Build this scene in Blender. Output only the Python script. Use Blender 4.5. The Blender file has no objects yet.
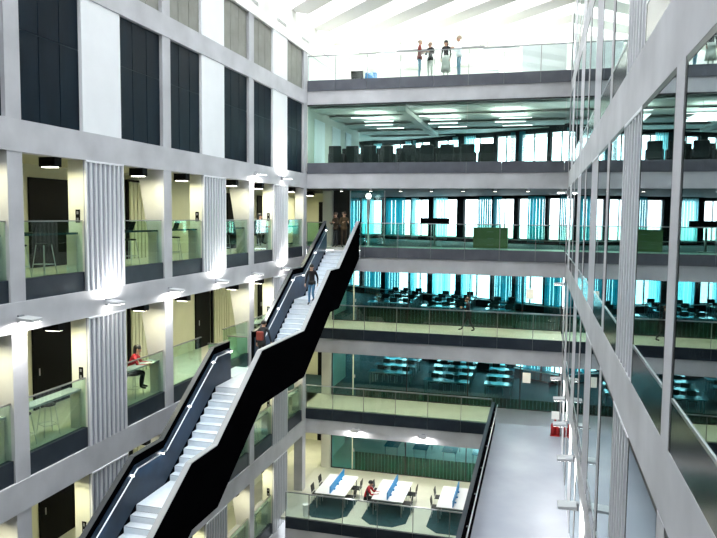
import bpy, bmesh, math, random
from mathutils import Vector, Matrix
random.seed(7)
C = bpy.context.scene.collection
PI = math.pi

# ------------------------------------------------------------------ materials
def mat(name, col, rough=.6, metal=0., spec=.5, emit=None, estr=0.):
    m = bpy.data.materials.new(name); m.use_nodes = True
    b = m.node_tree.nodes['Principled BSDF']
    b.inputs['Base Color'].default_value = (*col, 1)
    b.inputs['Roughness'].default_value = rough
    b.inputs['Metallic'].default_value = metal
    b.inputs['Specular IOR Level'].default_value = spec
    if emit:
        b.inputs['Emission Color'].default_value = (*emit, 1)
        b.inputs['Emission Strength'].default_value = estr
    return m

def noisy(name, c1, c2, scale=3., rough=.7, detail=6., bump=0., metal=0., spec=.4, stretch=(1, 1, 1)):
    m = mat(name, c1, rough, metal, spec)
    nt = m.node_tree; b = nt.nodes['Principled BSDF']
    tc = nt.nodes.new('ShaderNodeTexCoord'); mp = nt.nodes.new('ShaderNodeMapping')
    mp.inputs['Scale'].default_value = stretch
    nz = nt.nodes.new('ShaderNodeTexNoise'); nz.inputs['Scale'].default_value = scale; nz.inputs['Detail'].default_value = detail
    cr = nt.nodes.new('ShaderNodeValToRGB')
    cr.color_ramp.elements[0].position = .35; cr.color_ramp.elements[1].position = .7
    cr.color_ramp.elements[0].color = (*c1, 1); cr.color_ramp.elements[1].color = (*c2, 1)
    nt.links.new(tc.outputs['Object'], mp.inputs['Vector']); nt.links.new(mp.outputs[0], nz.inputs['Vector'])
    nt.links.new(nz.outputs['Fac'], cr.inputs['Fac']); nt.links.new(cr.outputs[0], b.inputs['Base Color'])
    if bump:
        bp = nt.nodes.new('ShaderNodeBump'); bp.inputs['Strength'].default_value = bump
        nt.links.new(nz.outputs['Fac'], bp.inputs['Height']); nt.links.new(bp.outputs[0], b.inputs['Normal'])
    return m

def glass(name, tint, f0=.04, rough=0., gloss=(1, 1, 1)):
    """tinted glass sheet (two faces per pane): see-through tint under a reflection that grows towards grazing view"""
    m = bpy.data.materials.new(name); m.use_nodes = True
    nt = m.node_tree; nt.nodes.clear()
    out = nt.nodes.new('ShaderNodeOutputMaterial'); mix = nt.nodes.new('ShaderNodeMixShader')
    tr = nt.nodes.new('ShaderNodeBsdfTransparent'); tr.inputs[0].default_value = (*[c ** .5 for c in tint], 1)
    gl = nt.nodes.new('ShaderNodeBsdfGlossy'); gl.inputs['Roughness'].default_value = rough; gl.inputs[0].default_value = (*gloss, 1)
    lw = nt.nodes.new('ShaderNodeLayerWeight'); lw.inputs['Blend'].default_value = .5
    pw = nt.nodes.new('ShaderNodeMath'); pw.operation = 'POWER'; pw.inputs[1].default_value = 5.
    ma = nt.nodes.new('ShaderNodeMath'); ma.operation = 'MULTIPLY_ADD'; ma.inputs[1].default_value = 1 - f0; ma.inputs[2].default_value = f0; ma.use_clamp = True
    nt.links.new(lw.outputs['Facing'], pw.inputs[0]); nt.links.new(pw.outputs[0], ma.inputs[0]); nt.links.new(ma.outputs[0], mix.inputs[0])
    nt.links.new(tr.outputs[0], mix.inputs[1]); nt.links.new(gl.outputs[0], mix.inputs[2]); nt.links.new(mix.outputs[0], out.inputs[0])
    return m

def cloth(name, col, trans):
    m = bpy.data.materials.new(name); m.use_nodes = True
    nt = m.node_tree; nt.nodes.clear()
    out = nt.nodes.new('ShaderNodeOutputMaterial'); mix = nt.nodes.new('ShaderNodeMixShader')
    d = nt.nodes.new('ShaderNodeBsdfDiffuse'); d.inputs[0].default_value = (*col, 1)
    t = nt.nodes.new('ShaderNodeBsdfTranslucent'); t.inputs[0].default_value = (*trans, 1)
    mix.inputs[0].default_value = .9
    nt.links.new(d.outputs[0], mix.inputs[1]); nt.links.new(t.outputs[0], mix.inputs[2]); nt.links.new(mix.outputs[0], out.inputs[0])
    return m

M = {}
M['concrete'] = noisy('concrete', (.47, .468, .49), (.61, .607, .63), .9, .75, 8, .05)
M['concrete_dark'] = noisy('concrete_dark', (.30, .31, .31), (.42, .42, .42), .8, .8, 8, .05)
M['white'] = noisy('white_panel', (.86, .87, .89), (.90, .91, .93), 1.5, .5)
M['roof_white'] = mat('roof_white', (.90, .885, .84), .7)
M['dark_panel'] = noisy('dark_panel', (.003, .008, .015), (.006, .015, .026), 2., .45, 4, 0, 0, .10, (1, 1, .3))
M['seam'] = mat('seam', (.02, .04, .05), .5, 0, .2)
M['grey_panel'] = noisy('grey_panel', (.20, .20, .175), (.26, .26, .23), 2., .5)
M['grey_seam'] = mat('grey_seam', (.30, .30, .27), .5)
M['rib_sheet'] = mat('rib_sheet', (.40, .41, .47), .42, .25)
M['rib'] = mat('rib', (.80, .80, .83), .4, .1)
M['band'] = noisy('band', (.020, .028, .04), (.030, .040, .052), 2., .35, 4, 0, 0., .25)
M['band_gloss'] = mat('band_gloss', (.006, .016, .02), .18, 0, .3)
M['band_light'] = noisy('band_light', (.095, .10, .12), (.12, .127, .15), 2., .35, 4, 0, 0., .3)
M['cream'] = noisy('cream', (.70, .70, .52), (.78, .78, .60), .7, .8)
M['duct_side'] = noisy('duct_side', (.66, .66, .58), (.74, .74, .66), 1., .7)
M['black'] = mat('black', (.006, .006, .007), .5, 0, .1)
M['black_door'] = mat('black_door', (.005, .005, .005), .5, 0, .08)
M['black_steel'] = mat('black_steel', (.002, .002, .0025), .7, 0, .0)
M['blue_steel'] = noisy('blue_steel', (.006, .020, .045), (.010, .032, .065), 3., .38, 5, 0, .1, .3)
M['cap_dark'] = mat('cap_dark', (.05, .055, .065), .4, 0, .3)
M['cap'] = mat('cap', (.34, .35, .37), .5, 0, .3)
M['tread'] = noisy('tread', (.60, .63, .67), (.68, .70, .73), 4., .4)
M['steel'] = mat('steel', (.62, .64, .67), .28, .9)
M['rail'] = mat('rail', (.30, .31, .31), .35, .8)
M['green_glass'] = glass('green_glass', (.46, .80, .64), .03)
M['bay_glass'] = glass('bay_glass', (.66, .87, .74))
M['pale_glass'] = glass('pale_glass', (.76, .88, .76))
M['clear_glass'] = glass('clear_glass', (.86, .96, .93))
M['room_glass'] = glass('room_glass', (.72, .92, .88), .02)
M['screen_glass'] = glass('screen_glass', (.34, .78, .80))
M['mirror_glass'] = glass('mirror_glass', (.05, .09, .10), .42, 0., (.84, .93, .95))
M['sky_glass'] = glass('sky_glass', (.95, .97, 1.), .03)
M['pane_white'] = glass('pane_white', (.80, .95, .97))
M['pane_teal'] = glass('pane_teal', (.03, .42, .52))
M['curtain_teal'] = cloth('curtain_teal', (.06, .34, .40), (.09, .38, .43))
M['curtain_pale'] = cloth('curtain_pale', (.45, .72, .74), (.62, .92, .95))
M['frame_dark'] = mat('frame_dark', (.012, .014, .016), .4)
M['floor_pale'] = noisy('floor_pale', (.58, .59, .50), (.66, .67, .57), 1.3, .45)
M['ground'] = noisy('ground', (.06, .065, .07), (.09, .095, .10), .5, .5)
M['floor_grey'] = noisy('floor_grey', (.22, .24, .285), (.29, .31, .355), .5, .4)
M['floor_carpet'] = noisy('floor_carpet', (.015, .05, .06), (.025, .07, .085), 5., .7)
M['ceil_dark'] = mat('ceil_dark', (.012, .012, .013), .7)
M['ceil_lit'] = mat('ceil_lit', (.48, .47, .33), .8)
M['ceil_white'] = mat('ceil_white', (.62, .65, .60), .8)
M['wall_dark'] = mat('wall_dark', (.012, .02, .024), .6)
M['desk_white'] = mat('desk_white', (.86, .87, .87), .35)
M['blue'] = mat('blue', (.01, .24, .55), .5)
M['desk_dark'] = mat('desk_dark', (.02, .05, .06), .12)
M['desk_teal'] = mat('desk_teal', (.03, .22, .30), .15)
M['seat_black'] = mat('seat_black', (.010, .012, .013), .55)
M['lamp_body'] = mat('lamp_body', (.30, .31, .33), .4, .6)
M['lamp_case'] = mat('lamp_case', (.55, .56, .58), .4, .2)
M['lamp_glow'] = mat('lamp_glow', (1, 1, 1), .5, 0, .5, (1, .98, .92), 14.)
M['tube_glow'] = mat('tube_glow', (1, 1, 1), .5, 0, .5, (.95, 1, .97), 3.)
M['warm_glow'] = mat('warm_glow', (1, 1, 1), .5, 0, .5, (1, .97, .80), 8.)
M['mat_teal'] = noisy('mat_teal', (.006, .04, .05), (.012, .065, .08), 4., .8)  # dark teal for the shade painted under the study desks
M['red'] = mat('red', (.35, .012, .012), .4)
M['paper'] = mat('paper', (.85, .86, .84), .7)
M['skin'] = mat('skin', (.52, .30, .20), .6)
M['eye'] = mat('eye', (.02, .015, .01), .3)
M['hair_black'] = mat('hair_black', (.008, .007, .006), .5)
M['hair_grey'] = mat('hair_grey', (.42, .33, .24), .6)
M['hair_brown'] = mat('hair_brown', (.06, .035, .02), .5)
for n, c in dict(c_red=(.50, .02, .03), c_rust=(.22, .035, .025), c_black=(.008, .008, .01), c_navy=(.02, .03, .06), c_jeans=(.10, .26, .36), c_pale=(.50, .52, .47),
                 c_white=(.80, .83, .85), c_brown=(.035, .02, .009), c_tan=(.09, .055, .022), c_blue=(.05, .16, .28), c_pink=(.45, .10, .16), c_charcoal=(.02, .022, .025)).items():
    M[n] = mat(n, c, .8)

# ------------------------------------------------------------------ mesh helpers
class MB:
    def __init__(s): s.v = []; s.f = []
    def box(s, x0, x1, y0, y1, z0, z1):
        if x0 > x1: x0, x1 = x1, x0
        if y0 > y1: y0, y1 = y1, y0
        if z0 > z1: z0, z1 = z1, z0
        n = len(s.v)
        s.v += [(x0, y0, z0), (x1, y0, z0), (x1, y1, z0), (x0, y1, z0), (x0, y0, z1), (x1, y0, z1), (x1, y1, z1), (x0, y1, z1)]
        s.f += [tuple(n + i for i in q) for q in ((0, 3, 2, 1), (4, 5, 6, 7), (0, 1, 5, 4), (1, 2, 6, 5), (2, 3, 7, 6), (3, 0, 4, 7))]
        return s
    def obox(s, p, d, L, w, z0, z1):
        """box of length L along plan direction d from p, width w to its left"""
        d = Vector((d[0], d[1])).normalized(); nrm = Vector((-d[1], d[0])); p = Vector(p)
        q = [p, p + d * L, p + d * L + nrm * w, p + nrm * w]; n = len(s.v)
        s.v += [(a[0], a[1], z0) for a in q] + [(a[0], a[1], z1) for a in q]
        s.f += [tuple(n + i for i in k) for k in ((0, 3, 2, 1), (4, 5, 6, 7), (0, 1, 5, 4), (1, 2, 6, 5), (2, 3, 7, 6), (3, 0, 4, 7))]
        return s
    def prism_x(s, poly, x0, x1):
        """polygon in (y, z) swept along x"""
        n = len(s.v); k = len(poly)
        s.v += [(x0, y, z) for y, z in poly] + [(x1, y, z) for y, z in poly]
        s.f += [tuple(n + i for i in range(k)), tuple(n + k + i for i in reversed(range(k)))]
        s.f += [(n + i, n + k + i, n + k + (i + 1) % k, n + (i + 1) % k) for i in range(k)]
        return s
    def prism_y(s, poly, y0, y1):
        n = len(s.v); k = len(poly)
        s.v += [(x, y0, z) for x, z in poly] + [(x, y1, z) for x, z in poly]
        s.f += [tuple(n + i for i in range(k)), tuple(n + k + i for i in reversed(range(k)))]
        s.f += [(n + i, n + k + i, n + k + (i + 1) % k, n + (i + 1) % k) for i in range(k)]
        return s
    def prism_z(s, poly, z0, z1):
        n = len(s.v); k = len(poly)
        s.v += [(x, y, z0) for x, y in poly] + [(x, y, z1) for x, y in poly]
        s.f += [tuple(n + i for i in reversed(range(k))), tuple(n + k + i for i in range(k))]
        s.f += [(n + i, n + (i + 1) % k, n + k + (i + 1) % k, n + k + i) for i in range(k)]
        return s
    def tube(s, pts, r, seg=8, r2=None, cap=True):
        pts = [Vector(p) for p in pts]; n0 = len(s.v); K = len(pts)
        for i, p in enumerate(pts):
            a = pts[max(i - 1, 0)]; b = pts[min(i + 1, K - 1)]
            d = (b - a).normalized(); up = Vector((0, 0, 1)) if abs(d.z) < .95 else Vector((1, 0, 0))
            u = d.cross(up).normalized(); w = u.cross(d)
            rr = r if r2 is None else r + (r2 - r) * i / (K - 1)
            for j in range(seg):
                t = 2 * PI * j / seg
                s.v.append(tuple(p + (u * math.cos(t) + w * math.sin(t)) * rr))
        for i in range(K - 1):
            for j in range(seg):
                a = n0 + i * seg + j; b = n0 + i * seg + (j + 1) % seg
                s.f.append((a, b, b + seg, a + seg))
        if cap:
            s.f.append(tuple(n0 + j for j in reversed(range(seg)))); s.f.append(tuple(n0 + (K - 1) * seg + j for j in range(seg)))
        return s
    def lathe(s, prof, seg=16, c=(0, 0)):
        n0 = len(s.v); K = len(prof)
        for r, z in prof:
            for j in range(seg):
                t = 2 * PI * j / seg; s.v.append((c[0] + r * math.cos(t), c[1] + r * math.sin(t), z))
        for i in range(K - 1):
            for j in range(seg):
                a = n0 + i * seg + j; b = n0 + i * seg + (j + 1) % seg
                s.f.append((a, b, b + seg, a + seg))
        s.f.append(tuple(n0 + j for j in reversed(range(seg)))); s.f.append(tuple(n0 + (K - 1) * seg + j for j in range(seg)))
        return s
    def ball(s, c, rx, ry, rz, seg=12, rings=8, zmin=-1.):
        n0 = len(s.v); R = rings
        for i in range(R + 1):
            ph = -PI / 2 + PI * i / R; zz = max(math.sin(ph), zmin)
            for j in range(seg):
                t = 2 * PI * j / seg
                s.v.append((c[0] + rx * math.cos(ph) * math.cos(t), c[1] + ry * math.cos(ph) * math.sin(t), c[2] + rz * zz))
        for i in range(R):
            for j in range(seg):
                a = n0 + i * seg + j; b = n0 + i * seg + (j + 1) % seg
                s.f.append((a, b, b + seg, a + seg))
        return s
    def build(s, name, m, parent=None, origin=None, bevel=0., smooth=False, **props):
        if origin is None:
            if parent is None:
                xs = [v[0] for v in s.v]; ys = [v[1] for v in s.v]; zs = [v[2] for v in s.v]
                origin = ((min(xs) + max(xs)) / 2, (min(ys) + max(ys)) / 2, min(zs))
            else: origin = (0, 0, 0)
        me = bpy.data.meshes.new(name)
        me.from_pydata([(v[0] - origin[0], v[1] - origin[1], v[2] - origin[2]) for v in s.v], [], s.f)
        bm = bmesh.new(); bm.from_mesh(me); bmesh.ops.recalc_face_normals(bm, faces=bm.faces); bm.to_mesh(me); bm.free()
        if smooth:
            for p in me.polygons: p.use_smooth = True
        me.materials.append(m if not isinstance(m, str) else M[m])
        o = bpy.data.objects.new(name, me); C.objects.link(o); o.location = origin
        if parent: o.parent = parent
        if bevel:
            b = o.modifiers.new('bevel', 'BEVEL'); b.width = bevel; b.segments = 2; b.limit_method = 'ANGLE'
        for k, v in props.items(): o[k] = v
        return o
def box(*a): return MB().box(*a)

def thing(name, label, cat, loc=(0, 0, 0), rz=0., group=None):
    o = bpy.data.objects.new(name, None); C.objects.link(o); o.empty_display_size = .2
    o.location = loc; o.rotation_euler = (0, 0, rz); o['label'] = label; o['category'] = cat
    if group: o['group'] = group
    return o
def tag(o, label, cat, group=None):
    o['label'] = label; o['category'] = cat
    if group: o['group'] = group
    return o
def struct(mb, name, m, **k): return mb.build(name, m, kind='structure', **k)
KIDS = {}
def dup(root, loc, rz=0., label=None, group=None, scale=None):
    kids = {}
    for o in C.objects:
        if o.parent: kids.setdefault(o.parent.name, []).append(o)
    def rec(o, par):
        c = o.copy(); C.objects.link(c)
        if par: c.parent = par
        for k in kids.get(o.name, []): rec(k, c)
        return c
    r = rec(root, None); r.location = loc; r.rotation_euler = (0, 0, rz)
    if label: r['label'] = label
    if group: r['group'] = group
    if scale: r.scale = scale
    return r
def ordn(i): return ('first', 'second', 'third', 'fourth', 'fifth', 'sixth', 'seventh', 'eighth', 'ninth', 'tenth', 'eleventh', 'twelfth', 'thirteenth', 'fourteenth', 'fifteenth', 'sixteenth')[i]

def area(name, loc, size, power, col=(1, 1, 1), rot=(0, 0, 0), parent=None, size_y=None, spread=None):
    l = bpy.data.lights.new(name, 'AREA'); l.energy = power; l.color = col; l.size = size
    if size_y: l.shape = 'RECTANGLE'; l.size_y = size_y
    if spread: l.spread = spread
    o = bpy.data.objects.new(name, l); C.objects.link(o); o.location = loc; o.rotation_euler = rot
    if parent: o.parent = parent
    return o

# ------------------------------------------------------------------ building grid
XL, XR, YB = -10.8, 1.08, 31.0           # left facade, right facade, back facade
LEV = {5: (5.20, 5.82), 4: (1.30, 1.98), 3: (-2.58, -1.92), 2: (-6.55, -5.86), 1: (-10.58, -9.86), 0: (-14.45, -13.78)}   # concrete edge beam bottom / top
FL = {5: 6.25, 4: 2.42, 3: -1.50, 2: -5.42, 1: -9.40, 0: -13.35}                                                            # finished floors
GROUND = -17.4
P0 = 12.26; PER = 6.16
BAYS = [P0 + PER * k for k in (-2, -1, 0, 1, 2)]      # column centres; the corner column stands at 30.77
CW = .22                                               # half column width
CORNER = (30.55, 31.0)
XB = -13.3                                             # back wall of the left corridors
ROWN = {5: 'grey panel row', 4: 'dark panel row', 3: 'upper open row', 2: 'middle open row', 1: 'lower open row', 0: 'lowest open row'}

def openings():
    """(bay, half, y0, y1, duct0, duct1) along a long facade"""
    out = []
    for k, c in enumerate(BAYS):
        nxt = BAYS[k + 1] if k + 1 < len(BAYS) else 30.77
        d0, d1 = c + 2.29 if k < 3 else c + 2.2, c + 3.87 if k < 3 else c + 3.85
        out.append((k, 0, c + CW, d0)); out.append((k, 1, d1, nxt - CW))
    return out
OPEN = openings()
DUCTS = [(k, OPEN[2 * k][3], OPEN[2 * k + 1][2]) for k in range(5)]
def floor_top(lv): return LEV[lv + 1][0] if lv < 5 else 7.62

# ------------------------------------------------------------------ left facade frame
for lv, (b, t) in LEV.items():
    struct(box(XL - .35, XL, -1.5, YB, b, t), 'beam_left', 'concrete')
    z0 = t; z1 = floor_top(lv)
    for c in BAYS:
        mb = box(XL - .32, XL - .02, c - CW, c + CW, z0, z1)
        if lv <= 3:   # inward fin, deep at its head and running out above the rail
            mb.prism_y([(XL - .30, z1), (XL - .95, z1), (XL - .62, z0 + 1.2), (XL - .55, z0), (XL - .30, z0)], c - .12, c + .12)
        struct(mb, 'column', 'concrete')
    struct(box(XL - .45, XL - .02, CORNER[0], CORNER[1], z0, z1), 'column', 'concrete')
struct(box(XL - .35, XL, -1.5, YB + .0, GROUND, LEV[0][0] - .0), 'wall_left_base', 'concrete')

# corridor shells of the left side
for lv in (3, 2, 1, 0):
    f = FL[lv]; c = floor_top(lv)
    struct(box(XB - .1, XL - .35, -1.5, 34.0, f - .12, f), 'floor_corridor', 'floor_pale')
    struct(box(XB - .1, XL - .35, -1.5, 34.0, c, c + .10), 'ceiling_corridor', 'ceil_lit')
    struct(box(XB - .15, XB, -1.5, 40.0, f, c), 'wall_corridor', 'cream')
struct(box(XB, XL - .36, -1.5, YB, FL[4], LEV[5][0]), 'wall_left_upper', 'wall_dark')
struct(box(XB, XL - .36, -1.5, YB, FL[5] - .4, 7.62), 'wall_left_top', 'wall_dark')

# upper rows: cladding panels
def clad(name, label, y0, y1, z0, z1, m, sm, cols, rows, group):
    r = thing(name, label, 'panel', (XL - .12, (y0 + y1) / 2, z0), 0, group)
    w = (y1 - y0); h = z1 - z0
    mb = MB(); g = .012
    for i in range(cols):
        for j in range(len(rows) - 1):
            mb.box(-.08, 0, -w / 2 + w * i / cols + g, -w / 2 + w * (i + 1) / cols - g, h * rows[j] + g, h * rows[j + 1] - g)
    mb.build('sheet', m, r)
    box(-.1, -.015, -w / 2, w / 2, 0, h).build('seam', sm, r)
    return r
for lv, m, sm, nm, colr, rows in ((4, 'dark_panel', 'seam', 'dark_panel', 'dark blue glossy', (0, .60, 1)), (5, 'grey_panel', 'grey_seam', 'grey_panel', 'matt grey', (0, 1))):
    n = 0
    for k, h, y0, y1 in OPEN:
        clad('cladding_panel', f'{colr} panel, {ordn(n)} from near end, {ROWN[lv]}, left facade', y0, y1, LEV[lv][1], floor_top(lv), m, sm, 3, rows, f'{colr} panels of the left facade'); n += 1
    for i, (k, d0, d1) in enumerate(DUCTS):
        z0 = LEV[lv][1]; z1 = floor_top(lv)
        o = box(XL - .2, XL - .03, d0, d1, z0, z1).build('white_panel', 'white', None, None, .01)
        tag(o, f'plain white panel, {ordn(i)} from near end, {ROWN[lv]}, left facade', 'panel', 'white panels of the left facade')

# open rows: ribbed service ducts
def duct(x_face, sgn, y0, y1, z0, z1, label, depth=.45, n=9, outlet=None, group='ribbed metal duct casings'):
    r = thing('duct_casing', label, 'duct casing', (x_face, (y0 + y1) / 2, z0), 0, group)
    w = y1 - y0; h = z1 - z0
    box(0, sgn * depth, -w / 2 + .02, w / 2 - .02, 0, h).build('casing', 'duct_side', r)
    fr = box(0, -sgn * .035, -w / 2, w / 2, 0, h).build('ribbed_front', 'rib_sheet', r)
    mb = MB()
    for i in range(n):
        yy = -w / 2 + .03 + (w - .06) * i / (n - 1)
        mb.box(-sgn * .035, -sgn * .085, yy - .03, yy + .03, 0, h)
    mb.box(-sgn * .035, -sgn * .09, -w / 2, w / 2, h - .05, h)
    mb.build('rib', 'rib', fr, None, .008)
    if outlet is not None:
        pl = box(sgn * .12, sgn * .24, -w / 2 + .02, -w / 2 + .005, outlet - .16, outlet + .16).build('switch_plate', 'black', r)
        for dz in (-.08, .08): box(sgn * .155, sgn * .205, -w / 2 + .006, -w / 2 - .004, outlet + dz - .035, outlet + dz + .035).build('socket', 'lamp_body', pl)
    return r
for lv in (3, 2, 1, 0):
    for i, (k, d0, d1) in enumerate(DUCTS):
        if lv == 2 and k == 3: continue      # open bay where the stair bridge leaves the facade
        duct(XL - .06, -1, d0, d1, LEV[lv][1], floor_top(lv), f'ribbed metal duct casing, {ordn(i)} from near end, {ROWN[lv]}, left facade', outlet=1.55 - .05 + .35)

# ------------------------------------------------------------------ left open bays: balustrade, counter, stools, doors, lights
proto_stool = None
def make_stool():
    r = thing('bar_stool', 'bar stool', 'stool')
    mb = MB().lathe([(.15, .725), (.18, .735), (.185, .755), (.17, .77)], 16); mb.build('seat', 'seat_black', r, smooth=True)
    for sx in (-1, 1):
        for sy in (-1, 1):
            MB().tube([(sx * .12, sy * .12, .735), (sx * .2, sy * .2, 0)], .011, 6).build('leg', 'steel', r)
    MB().tube([(.17, .17, .27), (-.17, .17, .27), (-.17, -.17, .27), (.17, -.17, .27), (.17, .17, .27)], .009, 6).build('footrest', 'steel', r)
    return r
n_op = 0
NM = {3: 'upper open row', 2: 'middle open row', 1: 'lower open row', 0: 'lowest open row'}
DOORS = {(3, 0): [(15.5, 17.05)], (3, 3): [(27.5, 29.1)], (3, 4): [(30.8, 31.95)], (2, 0): [(15.5, 17.05)], (2, 2): [(24.6, 25.8)], (2, 4): [(30.9, 32.2)], (1, 0): [(15.6, 17.1)], (1, 2): [(24.4, 25.9)], (0, 2): [(24.4, 25.4)], (3, 2): [(24.5, 24.66)]}
RIBBED = {(3, 1): (20.0, 21.5), (2, 1): (20.0, 21.45), (2, 2): (26.0, 27.6), (1, 1): (20.0, 21.5)}
vis = [(i, o) for i, o in enumerate(OPEN) if o[2] > 9]
door_n = 0
for lv in (3, 2, 1, 0):
    f = FL[lv]; t = LEV[lv][1]; ceil = floor_top(lv)
    for q, (i, (k, h, y0, y1)) in enumerate(vis):
        if lv == 0 and q == 6: continue          # the study floor runs through here
        where = f'{ordn(q)} opening from near end, {NM[lv]}'
        yc = (y0 + y1) / 2; w = y1 - y0
        gate = (lv == 2 and k == 3)
        ya, yb = y0, y1
        r = thing('glass_balustrade', f'green glass balustrade, {where}, left facade', 'balustrade', (XL - .12, (ya + yb) / 2, t), 0, 'glass balustrades of the left facade')
        ww = yb - ya
        box(-.08, .06, -ww / 2 + .012, ww / 2 - .012, 0, f - t + .06).build('base_band', 'band', r)
        box(-.012, .012, -ww / 2 + .01, ww / 2 - .01, f - t + .06, f - t + 1.30).build('glass_panel', 'bay_glass', r)
        box(-.03, .03, -ww / 2 + .005, ww / 2 - .005, f - t + 1.30, f - t + 1.325).build('handrail', 'rail', r)
        if not (gate) :
            # counter along the glass, with stools
            cn = thing('study_counter', f'narrow study counter, {where}, left facade', 'counter', (XL - .36, yc, f), 0, 'study counters of the left facade')
            box(-.22, .14, -w / 2 + .02, w / 2 - .02, .98, 1.03).build('worktop', 'desk_dark' if lv == 3 else 'cap', cn)
            for s in (-1, 1): box(-.18, .10, s * (w / 2 - .04), s * (w / 2 - .02), 0, .98).build('side_panel', 'steel', cn)
            for j, yy in enumerate((yc - .45, yc + .4)):
                if proto_stool is None: proto_stool = make_stool(); st = proto_stool; st.location = (XL - .72, yy, f); st['group'] = 'bar stools at the study counters'
                else: st = dup(proto_stool, (XL - .72 + random.uniform(-.06, .06), yy, f), random.uniform(-.5, .5), group='bar stools at the study counters')
                st['label'] = f'black bar stool, {"near" if j == 0 else "far"} one of two, {where}'
            if lv == 3 and k >= 2 or (lv == 3 and h == 1) or (lv == 1 and k == 2):
                lp = thing('laptop', f'black open laptop, {where}, left facade', 'laptop', (XL - .58, yc - .25, f + 1.03), .1, 'laptops on the study counters')
                box(-.02, .24, -.17, .17, 0, .02).build('keyboard_base', 'seat_black', lp)
                MB().prism_y([(.23, .02), (.25, .02), (.33, .25), (.31, .25)], -.17, .17).build('screen', 'black', lp)
        # ceiling light in the bay
        if i > 2 or lv < 4:
            cl = thing('spot_light', f'black ceiling spotlight, {where}, left facade', 'light', (-11.2, yc + .3, ceil), 0, 'ceiling spotlights of the open bays')
            box(-.22, .22, -.12, .12, -.22, 0).build('housing', 'black', cl)
            box(-.17, .17, -.08, .08, -.235, -.222).build('lens', 'warm_glow', cl)
            area('lamp', (0, 0, -.25), .35, 20 if lv > 1 else 17, (1, .96, .62), (0, 0, 0), cl, .2)
        for (a, b) in DOORS.get((lv, k * 1 if False else q - 1), []):
            pass
    # back wall of the corridor: doors and ribbed screens, placed where the openings show them
    for (l2, q), spans in DOORS.items():
        if l2 != lv: continue
        for (a, b) in spans:
            door_n += 1
            d = box(XB, XB + .06, a, b, f + .01, ceil - .35).build(f'door_{door_n}', 'black_door'); d['kind'] = 'structure'
            if b - a > .5: box(.09, .11, -(b - a) / 2 + .12, -(b - a) / 2 + .15, .95, 1.15).build('handle', 'steel', d)
    for (l2, q), (a, b) in RIBBED.items():
        if l2 != lv: continue
        fr = thing('ribbed_screen', f'pale ribbed screen on the corridor wall, {NM[lv]}, beyond {ordn(q)} opening', 'screen', (XB + .04, (a + b) / 2, f))
        hh = ceil - f - .25; ww = b - a
        box(-.018, .06, -ww / 2 - .08, ww / 2 + .08, 0, hh + .08).build('backing', 'black', fr)
        mb = MB()
        for j in range(7): yy = -ww / 2 + ww * (j + .5) / 7; mb.box(.06, .12, yy - .075, yy + .075, 0, hh)
        mb.build('slat', 'cream', fr)

# ------------------------------------------------------------------ wall lamps
proto_lamp = None
def make_lamp():
    r = thing('wall_lamp', 'wall lamp', 'lamp')
    box(0, .05, -.08, .08, -.08, .08).build('bracket', 'lamp_body', r)
    MB().prism_y([(.05, -.035), (.45, -.045), (.45, .02), (.05, .05)], -.18, .18).build('housing', 'lamp_case', r, None, .012)
    MB().prism_y([(.14, -.044), (.42, -.051), (.42, -.046), (.14, -.038)], -.15, .15).build('lens', 'lamp_glow', r)
    return r
def lamp(loc, rz, label, up, power, group='grey wall lamps'):
    global proto_lamp
    if proto_lamp is None: proto_lamp = make_lamp(); r = proto_lamp; r.location = loc; r.rotation_euler = (0, 0, rz); r['label'] = label; r['group'] = group
    else: r = dup(proto_lamp, loc, rz, label, group)
    v = Matrix.Rotation(rz, 3, 'Z') @ Vector((.22, 0, .07 if up else -.07))
    p = Vector(loc) + v
    a = area('lamp_light', p, .55, power, (1, .99, .96), (PI if up else 0, 0, rz), None, .08)
    a.rotation_euler = ((PI if up else 0), 0, rz + PI / 2)
    return r
LAMPS_TODO = []
for lv, ys in ((3, (P0, 15.34, P0 + PER, 21.5, P0 + 2 * PER, 27.7)), (4, (P0 + 2 * PER + .3, 27.7))):
    for j, yy in enumerate(ys):
        LAMPS_TODO.append(((XL, yy, LEV[lv][0] + .30), 0, f'grey wall lamp, {ordn(j)} from near end, beam above the {ROWN[lv - 1]}', abs((yy - P0) / PER - round((yy - P0) / PER)) > .2, {3: 30, 4: 42, 2: 18}[lv]))

# ------------------------------------------------------------------ back facade
SCR = 34.0
MULL = [-9.45, -7.92, -6.37, -4.83, -3.29, -1.75, -.2]
for lv, (b, t) in LEV.items():
    if lv == 0: continue
    x1 = XR if lv != 1 else -1.9
    struct(box(XL - .0, x1, YB - .0, YB + .4, b, t), 'beam_back', 'concrete')
struct(box(XL - .35, XR, YB, YB + .4, LEV[1][0], LEV[1][0] + .01), 'trim_1', 'concrete')
def back_balustrade(lv, x0, x1, y, label, band='band_light', zb=None, gl='clear_glass', rail='rail'):
    f = FL[lv]; t = LEV[lv][1]
    r = thing('glass_balustrade', label, 'balustrade', ((x0 + x1) / 2, y, t), 0, 'balustrades of the back facade')
    ox = (x0 + x1) / 2
    cuts = [x0] + [m for m in MULL if x0 + .15 < m < x1 - .15] + [x1]
    for a, c in zip(cuts, cuts[1:]):
        box(a - ox + .008, c - ox - .008, -.07, .05, 0, f - t + .06).build('base_band', band, r)
        box(a - ox + .02, c - ox - .02, -.012, .012, f - t + .06, f - t + 1.17).build('glass_panel', gl, r)
    for m in cuts: box(m - ox - .014, m - ox + .014, .015, .05, 0, f - t + 1.16).build('post', 'rail', r)
    box(x0 - ox, x1 - ox, -.03, .03, f - t + 1.17, f - t + 1.21).build('handrail', rail, r)
    return r
back_balustrade(5, XL, XR, YB + .02, 'clear glass balustrade along the top floor where four people stand')
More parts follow.
